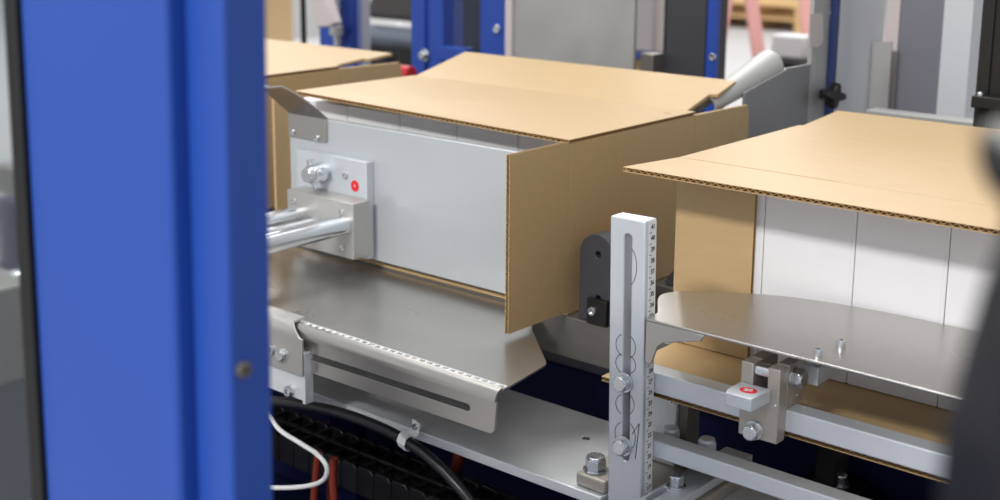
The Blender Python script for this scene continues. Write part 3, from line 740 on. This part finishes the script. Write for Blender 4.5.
MB().box((xs0, YG-.02, .56), (xs1, YG-.012, 1.75)).build('sheet', 'galvanised', sp, .001)
MB().box((xs0-.004, YG-.026, .56), (xs0+.012, YG-.0203, 1.75)).build('edge_trim', 'pale_box', sp, .001)
xk0, xk1 = P(663, 40, Y=YG).x, P(705, 40, Y=YG-.02).x
dk = thing('dark_column', ((xk0+xk1)/2, YG, .56), 'wide charcoal column right of the silver panel', 'column')
MB().box((xk0+.018, YG-.02, .56), (xk1, YG+.05, 1.75)).build('profile', 'charcoal', dk, .002)
MB().box((xk0, YG+.0, .56), (xk0+.0178, YG+.05, 1.75)).build('recess', 'black_plastic', dk, .002)
f0_ = P(655, 72, Y=YG-.06); MB().prism([(xk0-.012, YG-.05, .56), (xk0+.02, YG-.0205, .56), (xk0+.02, YG-.06, .56)], (0, 0, P(672, 55, Y=YG-.04).z-.56)).build('ledge', 'raw_steel', dk, .001)
g3 = thing('frame_post', (xk1+.015, YG, .56), 'narrow blue frame post against the wide charcoal column', 'post', 'blue frame posts behind the cartons')
MB().box((xk1+.0005, YG-.018, .56), (P(716, 40, Y=YG-.018).x, YG-.006, 1.75)).build('column', 'frame_blue', g3, .002)
q = P(713, 57, Y=YG-.018); socket_screw(g3, (q.x, YG-.018, q.z), (0, -1, 0), .006, .004)
# left back blue posts
g4 = thing('frame_post', (P(330, 20, Y=1.05).x, 1.05, .56), 'wide blue frame post behind the leftmost carton, with a grey rod down its middle', 'post', 'blue frame posts behind the cartons')
xa, xb = P(319, 20, Y=1.05).x, P(353, 20, Y=1.05).x
MB().box((xa, 1.05, .56), (xb, 1.065, 1.7)).build('column', 'frame_blue', g4, .002)
q = P(339, 30, Y=1.04); MB().cyl((q.x, 1.035, .56), (q.x, 1.035, 1.7), .0085, 14).build('rod', 'bolt_steel', g4)
q = P(339, 31, Y=1.03); MB().cyl((q.x, 1.022, q.z-.008), (q.x, 1.022, q.z+.012), .015, 14).build('collar', 'galvanised', g4, .001)
post('grey_post', P(354.5, 20, Y=1.115).x, P(361, 20, Y=1.115).x, 1.115, .03, 'grey_paint', 'slim grey post right of the wide blue frame post', 'post', group=None)
post('black_rod', P(300, 20, Y=1.1).x, P(303.5, 20, Y=1.1).x, 1.1, .01, 'black_plastic', 'thin black upright rod left of the tilted white board', 'rod', z0=.56, group=None)
wb = [P(x, y, Y=.92) for x, y in ((303, -25), (318, -25), (334, 24), (329, 27), (316, 28))]
o = MB().prism(wb, (0, .025, 0)).build('tilted_board', 'pale_box', None, .004); o.parent = g4; o.location = o.location-g4.location; o['label'] = 'pale tilted board with a tan edge'
wb2 = o
rb_ = P(404, 69, Y=.86)
o = MB().cyl((rb_.x-.02, .86, rb_.z-.01), (rb_.x+.02, .86, rb_.z-.01), .017, 20).box((rb_.x-.012, .85, .56), (rb_.x+.012, .87, rb_.z-.027)).build('red_handle', 'red_paint', None, .002); tag(o, 'red round fitting behind the left rear corner of the middle carton', 'fitting')
# ------------------------------------------------------------------ hall beyond
fl_ = MB().box((-45, -6, -.05), (12, 45, 0)).build('floor', 'concrete'); fl_['kind'] = 'structure'
wl = MB().box((-45, 32, 0), (12, 32.2, 7)).build('wall_back', 'film_white'); wl['kind'] = 'structure'
def ground(x, d):  # point on the floor straight below the view ray at distance d
    q = at(x, 60, d); return V((q.x, q.y, 0))
q = ground(296, 5.2)
wl = thing('wrapped_pallet', q, 'white film wrapped pallet load behind the leftmost carton', 'pallet')
MB().box((q.x-.75, q.y-.1, .14), (q.x+.25, q.y+.9, .72)).build('load', 'film_white', wl, .04, seg=3)
MB().box((q.x-.75, q.y-.1, .10), (q.x+.25, q.y+.9, .139)).box((q.x-.75, q.y-.1, 0), (q.x-.6, q.y+.9, .10)).box((q.x-.3, q.y-.1, 0), (q.x-.15, q.y+.9, .10)).box((q.x+.1, q.y-.1, 0), (q.x+.25, q.y+.9, .10)).build('pallet', 'wood', wl, .004)
o = MB().box((q.x-.74, q.y-.05, .7205), (q.x-.30, q.y+.25, 1.25)).build('brown_box', 'cardboard', None, .006); tag(o, 'blurred brown box on top of the white wrapped pallet load', 'box')
q = ground(330, 6.6)
o = MB().box((q.x-1.2, q.y, 0), (q.x+.5, q.y+1.0, 1.5)).build('wrapped_stack', 'film_white', None, .04, seg=3); tag(o, 'tall white wrapped stack far behind the blue frame post', 'stack')
# office chair
q = ground(388, 3.6)
oc = thing('office_chair', q, 'dark grey office chair behind the blue frame posts', 'chair')
zc = at(388, 32, 3.6).z
MB().prism([(q.x-.20, q.y+.1, zc+.02), (q.x+.22, q.y+.1, zc+.02), (q.x+.16, q.y+.14, zc+.42), (q.x-.10, q.y+.14, zc+.42)], (0, .06, 0)).build('backrest', 'chair_fabric', oc, .02, seg=3)
MB().box((q.x-.22, q.y+.02, zc-.045), (q.x+.26, q.y+.16, zc)).build('seat', 'chair_seat', oc, .025, seg=3)
MB().cyl((q.x, q.y, .10), (q.x, q.y, zc-.06), .03).build('gas_column', 'black_plastic', oc)
for k_ in range(5):
    a = 2*math.pi*k_/5; d = V((math.cos(a), math.sin(a), 0))
    l = MB().tube([q+V((0, 0, .12)), q+d*.28+V((0, 0, .07))], .022, 8, 0).build('base_leg', 'black_plastic', oc)
    w_ = MB().cyl(q+d*.28+V((-.012, 0, .03)), q+d*.28+V((.012, 0, .03)), .03, 14).build('caster', 'rubber', None); w_.parent = l; w_.location = V(w_['wl'])-V(l['wl'])
q = ground(385, 4.3)
o = MB().box((q.x-.32, q.y, 0), (q.x+.35, q.y+.3, at(385, 37, 4.3).z)).build('dark_bin', 'black_steel', None, .02); tag(o, 'dark bin behind the office chair', 'bin')
# pale cartons seen between silver panel and dark column
q = ground(648, 3.4); zq = at(648, 31, 3.4).z
ps = thing('pale_stack', q, 'pale wrapped stack with a blue base between silver panel and charcoal column', 'stack')
MB().box((q.x-.5, q.y, at(648, 54, 3.4).z), (q.x+.02, q.y+.08, 1.5)).build('load', 'pale_box', ps, .01)
MB().box((q.x-.5, q.y-.005, at(648, 60, 3.4).z), (q.x+.02, q.y+.08, at(648, 54.3, 3.4).z)).build('blue_band', 'frame_blue', ps, .004)
MB().box((q.x-.45, q.y+.005, 0), (q.x-.02, q.y+.075, at(648, 60.3, 3.4).z)).build('pedestal', 'wood', ps, .004)
# pink trestle
pk_ = thing('pink_trestle', ground(745, 4.0), 'pink painted trestle with slanting legs beyond the blue post', 'trestle')
for (x0, y0, x1, y1) in ((734, -40, 714, 80), (747, -40, 763, 80), (803, -40, 815, 80)):
    a, b_ = at(x0, y0, 4.0), at(x1, y1, 4.0); d = (b_-a); e = a+d*((a.z-.0)/(a.z-b_.z))
    dirn = (e-a).normalized(); sidev = V((RT.x, RT.y, 0)).normalized()*.019; fwv = V((FW.x, FW.y, 0)).normalized()*.038
    MB().prism([a-sidev, a+sidev, e+sidev, e-sidev], fwv).build('leg', 'pink_paint', pk_, .004)
a, b_ = at(734, -40, 4.0), at(803, -40, 4.0)
MB().prism([a+V((0, 0, -.01)), b_+V((0, 0, -.01)), b_+V((0, 0, .05)), a+V((0, 0, .05))], V((FW.x, FW.y, 0)).normalized()*.04).build('beam', 'pink_paint', pk_, .004)
MB().cyl(at(718, 6, 3.95), at(725, 7, 3.95), .016, 14).build('grey_cap', 'galvanised', pk_, .002)
# white box on a black cart
q = ground(790, 3.6); z0_, z1_ = at(790, 57, 3.6).z, at(790, 32, 3.6).z
cart = thing('black_cart', q, 'black cart under the white box beyond the curled guide', 'cart')
MB().box((q.x-.06, q.y-.05, z0_-.05), (q.x+.10, q.y+.06, z0_-.002)).build('tray', 'black_plastic', cart, .01)
for sx in (-.04, .08):
    for sy in (-.03, .04): MB().cyl((q.x+sx, q.y+sy, 0), (q.x+sx, q.y+sy, z0_-.05), .015, 12).build('leg', 'black_plastic', cart)
o = MB().box((q.x-.045, q.y-.03, z0_-.0015), (q.x+.055, q.y+.04, z1_-.006)).build('white_box', 'white_carton', None, .006); tag(o, 'white box on the black cart beyond the curled guide', 'box')
# pallets on floor far
def pallet(q, label, n):
    t = thing('wooden_pallet', q, label, 'pallet', 'wooden pallets on the hall floor')
    m = MB()
    for k_ in range(7): m.box((q.x-.6, q.y-.4+k_*.13, q.z+.12), (q.x+.6, q.y-.31+k_*.13, q.z+.142))
    m.build('deck_boards', 'wood', t, .002)
    for x in (-.6, -.05, .5): MB().box((q.x+x, q.y-.4, q.z), (q.x+x+.1, q.y+.47, q.z+.1195)).build('bearer', 'wood', t, .002)
q = P(770, 27, Z=0)
pallet(q, 'lower wooden pallet of the stack far beyond the pink trestle', 0); pallet(q+V((0, 0, .1425)), 'upper wooden pallet of the stack far beyond the pink trestle', 1)
pallet(P(748, 14, Z=0)+V((-.3, .4, 0)), 'wooden pallet on the floor farthest beyond the pink trestle', 1)
q = P(1000, 30, Y=1.9); 
o = MB().box((P(962, 30, Y=1.9).x, 1.9, 0), (P(985, 30, Y=1.9).x+.3, 2.3, 1.6)).build('brown_stack', 'cardboard', None, .01); tag(o, 'brown box stack in the gap between grey cabinet and black column', 'stack')
# ------------------------------------------------------------------ light
w = bpy.data.worlds.new('hall_light'); SC.world = w; w.use_nodes = True
bg = w.node_tree.nodes['Background']; bg.inputs[0].default_value = (.97, .985, 1, 1); bg.inputs[1].default_value = .66
def area(name, loc, target, sx, sy, power, col=(1, 1, 1)):
    l = bpy.data.lights.new(name, 'AREA'); l.shape = 'RECTANGLE'; l.size = sx; l.size_y = sy; l.energy = power; l.color = col
    o = bpy.data.objects.new(name, l); COL.objects.link(o); o.location = loc
    o.rotation_euler = (V(target)-V(loc)).to_track_quat('-Z', 'Y').to_euler(); return o
area('hall_lamp_front', (.1, -4.0, 3.95), (0, .15, 1.1), 1.4, .4, 170, (1, .98, .95))
area('hall_lamp_over', (-1.2, 1.2, 4.6), (-.2, .3, 1), 3.0, 1.0, 98, (1, .99, .97))
area('hall_lamp_far', (-6, 8, 6), (-5, 7, 0), 6, 4, 800, (1, .99, .97))
vs_ = SC.view_settings
vs_.view_transform = 'Standard'; vs_.look = 'None'; vs_.exposure = 0; vs_.gamma = 1; vs_.use_curve_mapping = False
for o in SC.objects:
    if 'wl' in o: del o['wl']
